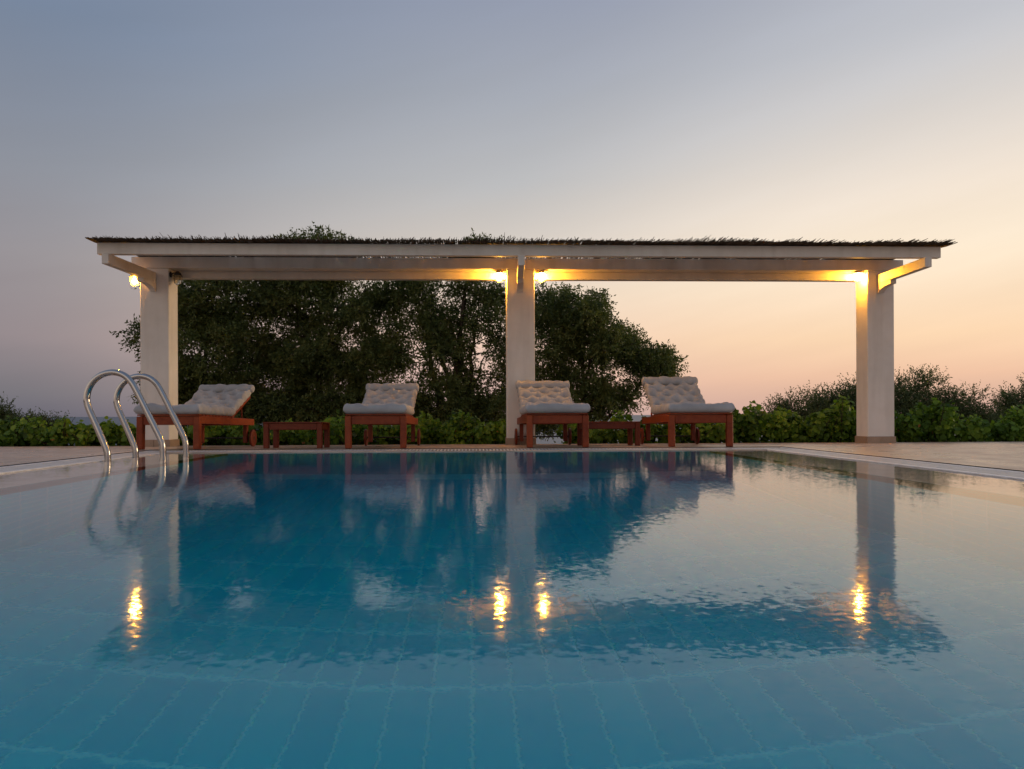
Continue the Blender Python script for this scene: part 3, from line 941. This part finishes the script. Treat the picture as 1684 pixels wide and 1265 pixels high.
TY = 17.0
gz = ground_z(0, TY)
def tree_at(x, y, label, blobs, stems, seed, **kw):
    g0 = ground_z(x, y)
    bl = [(bx - x, by, bz - g0, rx, ry, rz, dn) for bx, by, bz, rx, ry, rz, dn in blobs]
    woody('tamarisk_tree', label, 'tree', (x, y, g0), bl, stems, seed, 'tree_leaf', group='dark tamarisk trees behind the pergola', **kw)
tree_at(-6.9, 17.0, 'dark leafy tree behind the left pillar, leftmost of the big trees',
        [(-6.5, 0, 3.3, 1.25, 1.3, 1.0, 2.8), (-6.1, .2, 2.0, 1.5, 1.3, 1.0, 2.8), (-7.85, 0, 2.05, .48, .7, .62, .8), (-7.4, 0, 1.1, .6, .9, .6, 1.1), (-6.2, 0, .7, 1.3, .9, .6, 2.2), (-5.0, .3, 1.0, 1.0, .9, .9, 1.6)], 6, 21)
tree_at(-3.8, 17.6, 'tallest dark leafy tree, its top rising above the reed roof',
        [(-4.15, 0, 4.60, 1.25, 1.0, .52, 2.3), (-4.6, 0, 3.4, 1.3, 1.2, .9, 2.0), (-3.0, 0, 3.3, 1.3, 1.2, .9, 1.8), (-4.2, 0, 2.0, 1.5, 1.2, .9, 2.6), (-2.8, 0, 1.9, 1.2, 1.1, .9, 2.1), (-3.9, 0, .6, 1.6, 1.0, .6, 2.6), (-2.2, .2, .7, .9, .9, .6, 1.3)], 8, 22)
tree_at(-.4, 17.2, 'thin see-through tree just left of the middle pillar with many bare branches',
        [(.10, 0, 4.62, .45, .6, .42, .9), (-.9, 0, 3.6, 1.1, 1.0, .75, 1.2), (.5, 0, 3.1, 1.0, .9, .75, .9), (-1.3, 0, 2.3, .9, .9, .8, 1.4), (.2, 0, 1.9, 1.0, .9, .7, .9), (-.7, 0, .75, 1.4, .9, .6, 1.9), (.7, 0, .6, .7, .7, .5, .9)], 9, 23)
tree_at(2.9, 17.3, 'rounded dark tree right of the middle pillar with open sky on its right',
        [(2.5, 0, 3.0, 1.35, 1.2, .74, 2.0), (1.7, 0, 2.1, 1.0, 1.1, .9, 1.4), (3.35, 0, 2.2, .95, 1.1, .8, 1.4), (2.5, 0, 1.0, 1.6, 1.1, .7, 1.6), (4.85, 0, 1.62, .48, .5, .40, .9), (4.2, 0, .9, .8, .6, .40, .6), (2.3, 0, .4, 1.4, .8, .4, 1.2), (4.1, 0, 1.75, .5, .6, .5, .6)], 7, 24)

# feathery coastal shrubs
def shrub(x, y, top, w, label, seed):
    g0 = ground_z(x, y); H = top - g0
    r2 = random.Random(seed)
    bl = []
    k = max(2, int(w / .42))
    for i in range(k):
        fx = -w / 2 + w * (i + .5) / k
        hh = H * (1 - .38 * (abs(fx) / (w / 2)) ** 2) * r2.uniform(.82, 1.02)
        bl.append((fx, r2.uniform(-.3, .3), hh * .76, .20, .3, hh * .22, .55)); bl.append((fx + r2.uniform(-.1, .1), r2.uniform(-.3, .3), hh * .50, .30, .35, hh * .22, .9)); bl.append((fx, r2.uniform(-.3, .3), hh * .26, .34, .35, hh * .22, .8))
    woody('coastal_shrub', label, 'shrub', (x, y, g0), bl, 2 * k, seed, 'shrub_leaf', clump_r=(.13, .24), clumps_per=12, sprays=48, slen=.22, leaflets=11, ll=.055, lw=.0095, droop=-.25, trunk_r=.022, group='feathery shrubs beyond the deck')
for (x, w, top, label, sd_) in (
        (7.03, 1.20, 1.12, 'loose grey-green feathery shrub, first one left of the right pillar, low and wide', 31),
        (7.95, 1.10, 1.34, 'feathery shrub half hidden behind the left edge of the right pillar', 32),
        (9.60, 1.25, 1.48, 'tallest feathery shrub, showing just right of the right pillar', 33),
        (10.70, 1.10, 1.08, 'feathery shrub standing between the right pillar and the gap at the far right', 34),
        (12.45, 1.50, 1.22, 'feathery shrub cut off by the right edge of the view', 35),
        (-9.40, 1.40, .56, 'low feathery shrub at the far left, behind the leafy bushes', 36)):
    shrub(x, 14.2, top, w, label, sd_)

# broad-leaved bushes along the back edge of the deck
LEAF_OUT = [(0, 0), (.30, .06), (.52, .30), (.42, .52), (.30, .78), (0, 1.0)]
def leafy_bush(x, y, w, top, label, seed, dens=1.0, dry=0):
    rng = np.random.default_rng(seed); rp = random.Random(seed)
    g0 = ground_z(x, y)
    t = empty('leafy_bush', (x, y, g0)); tag(t, label, 'bush', 'low leafy bushes along the back of the deck')
    H = top - g0
    # lumpy volume: several mounds
    k = max(3, int(w / .22))
    mounds = []
    for i in range(k):
        fx = -w / 2 + w * (i + .5) / k + rp.uniform(-.06, .06)
        hh = H * rp.uniform(.62, 1.08)
        mounds.append((fx, rp.uniform(-.22, .22), hh * .55, rp.uniform(.17, .25), rp.uniform(.20, .32), hh * .47))
    wb = MB()
    for (mx, my, mz, rx, ry, rz) in mounds:
        for _ in range(5):
            e = Vector((mx + rp.uniform(-1, 1) * rx, my + rp.uniform(-1, 1) * ry, mz + rp.uniform(-.2, 1.05) * rz))
            b0_ = Vector((mx * .9 + rp.uniform(-.08, .08), my * .7, -.03))
            wb.tube(bez(b0_, Vector((b0_.x * .6 + e.x * .4, e.y, e.z * .7)), e, 5), [.010, .008, .007, .006, .004, .003], 4, False)
    wb.build('stems', 'bark', t, fix=False)
    n_leaf = int(1500 * w * (H / .5) * dens)
    M = np.array(mounds); idx = rng.integers(0, len(M), n_leaf)
    dv = rng.normal(size=(n_leaf, 3)); dv /= np.linalg.norm(dv, axis=1, keepdims=True)
    rad = rng.uniform(.15, 1.05, n_leaf) ** .5
    pos = M[idx, :3] + dv * M[idx, 3:] * rad[:, None]
    low = rng.random(n_leaf) < .3
    pos[low, 0] = rng.uniform(-w / 2 - .05, w / 2 + .05, low.sum()); pos[low, 1] = rng.uniform(-.2, .3, low.sum()); pos[low, 2] = rng.uniform(.01, H * .5, low.sum())
    pos[:, 2] = np.maximum(pos[:, 2], .02)
    def leaves(name, P_, D_, mat, size):
        K = len(P_)
        nn = D_ * .7 + rng.normal(size=(K, 3)) * .6; nn[:, 2] += .35; nn[:, 1] -= .25
        nn /= np.linalg.norm(nn, axis=1, keepdims=True)
        ax = rng.normal(size=(K, 3)); ax[:, 2] -= .5
        ax -= nn * np.sum(ax * nn, axis=1, keepdims=True); ax /= np.linalg.norm(ax, axis=1, keepdims=True)
        bx = np.cross(nn, ax)
        sz = (size * (.35 + 1.0 * rng.random(K) ** 1.4))[:, None]
        fold = rng.uniform(.05, .35, K)[:, None]
        vs = []
        for (a, l_) in LEAF_OUT:
            vs.append(P_ + ax * sz * (l_ - .2) + bx * sz * a + nn * sz * abs(a) * fold - nn * sz * .12 * l_ * l_)
        for (a, l_) in LEAF_OUT[1:-1]:
            vs.append(P_ + ax * sz * (l_ - .2) - bx * sz * a + nn * sz * abs(a) * fold - nn * sz * .12 * l_ * l_)
        v = np.stack(vs, axis=1)
        # right half 0..5, left half 0,6..9,5
        me = np_mesh(name, v, 10, [(0, 1, 2, 3, 4, 5), (0, 5, 9, 8, 7, 6)])
        stuff(link(name, me, mat, t))
    leaves('foliage', pos, dv, 'vine_leaf', .080)
    # a few taller shoots
    sh = []
    for _ in range(max(4, int(w * 9))):
        mx, my, mz, rx, ry, rz = mounds[rp.randrange(len(mounds))]
        x0_ = mx + rp.uniform(-.1, .1); hz = mz + rz * rp.uniform(.95, 1.0 + .45 * rp.random() ** 2); ln_ = rp.uniform(-.05, .05)
        for k_ in range(8): sh.append((x0_ - ln_ * k_ / 8 + rp.uniform(-.022, .022), my + rp.uniform(-.03, .03), hz - .026 * k_))
    S_ = np.array(sh); leaves('young_shoots', S_, np.tile(np.array([0, -.3, .6]), (len(S_), 1)), 'vine_leaf', .052)
    if dry:
        di = rng.choice(n_leaf, dry, replace=False)
        leaves('dry_leaves', pos[di] + np.array([0, -.05, 0]), dv[di], 'dry_leaf', .075)
BY = 11.0
for k, (x, w, top, dens, dry, label) in enumerate((
        (-7.45, 1.10, .370, 1.0, 0, 'leafy green bush cut off by the left edge of the view'),
        (-6.55, .95, .345, 1.0, 22, 'leafy green bush with a few orange dry leaves, left of the ladder'),
        (-5.75, .95, .360, 1.0, 6, 'leafy green bush seen through the steel ladder rails'),
        (-4.95, .80, .340, .8, 0, 'leafy green bush directly behind the left pillar'),
        (-4.05, 1.15, .370, 1.0, 0, 'leafy green bush behind the lounger next to the ladder'),
        (-2.85, 1.35, .345, 1.0, 4, 'leafy green bush behind the left low table'),
        (-1.50, 1.40, .370, 1.0, 4, 'leafy green bush behind the lounger left of the middle pillar'),
        (-.12, 1.50, .480, 1.1, 8, 'leafy green bush just left of the middle pillar foot'),
        (2.22, 1.30, .400, 1.0, 0, 'leafy green bush behind the right low table'),
        (3.58, 1.50, .430, 1.0, 5, 'leafy green bush behind the rightmost lounger'),
        (4.85, 1.20, .600, 1.0, 3, 'tall leafy green bush right beside the rightmost lounger'),
        (5.92, 1.20, .620, 1.0, 0, 'tall leafy green bush touching the right pillar on its left'),
        (7.35, 1.05, .580, 1.0, 3, 'leafy green bush touching the right pillar on its right'),
        (8.18, .80, .500, .9, 0, 'small leafy green bush left of the gap at the far right'),
        (9.45, 1.05, .500, .9, 0, 'leafy green bush cut off by the right edge of the view'))):
    leafy_bush(x, BY, w, top, label, 100 + k, dens, dry)
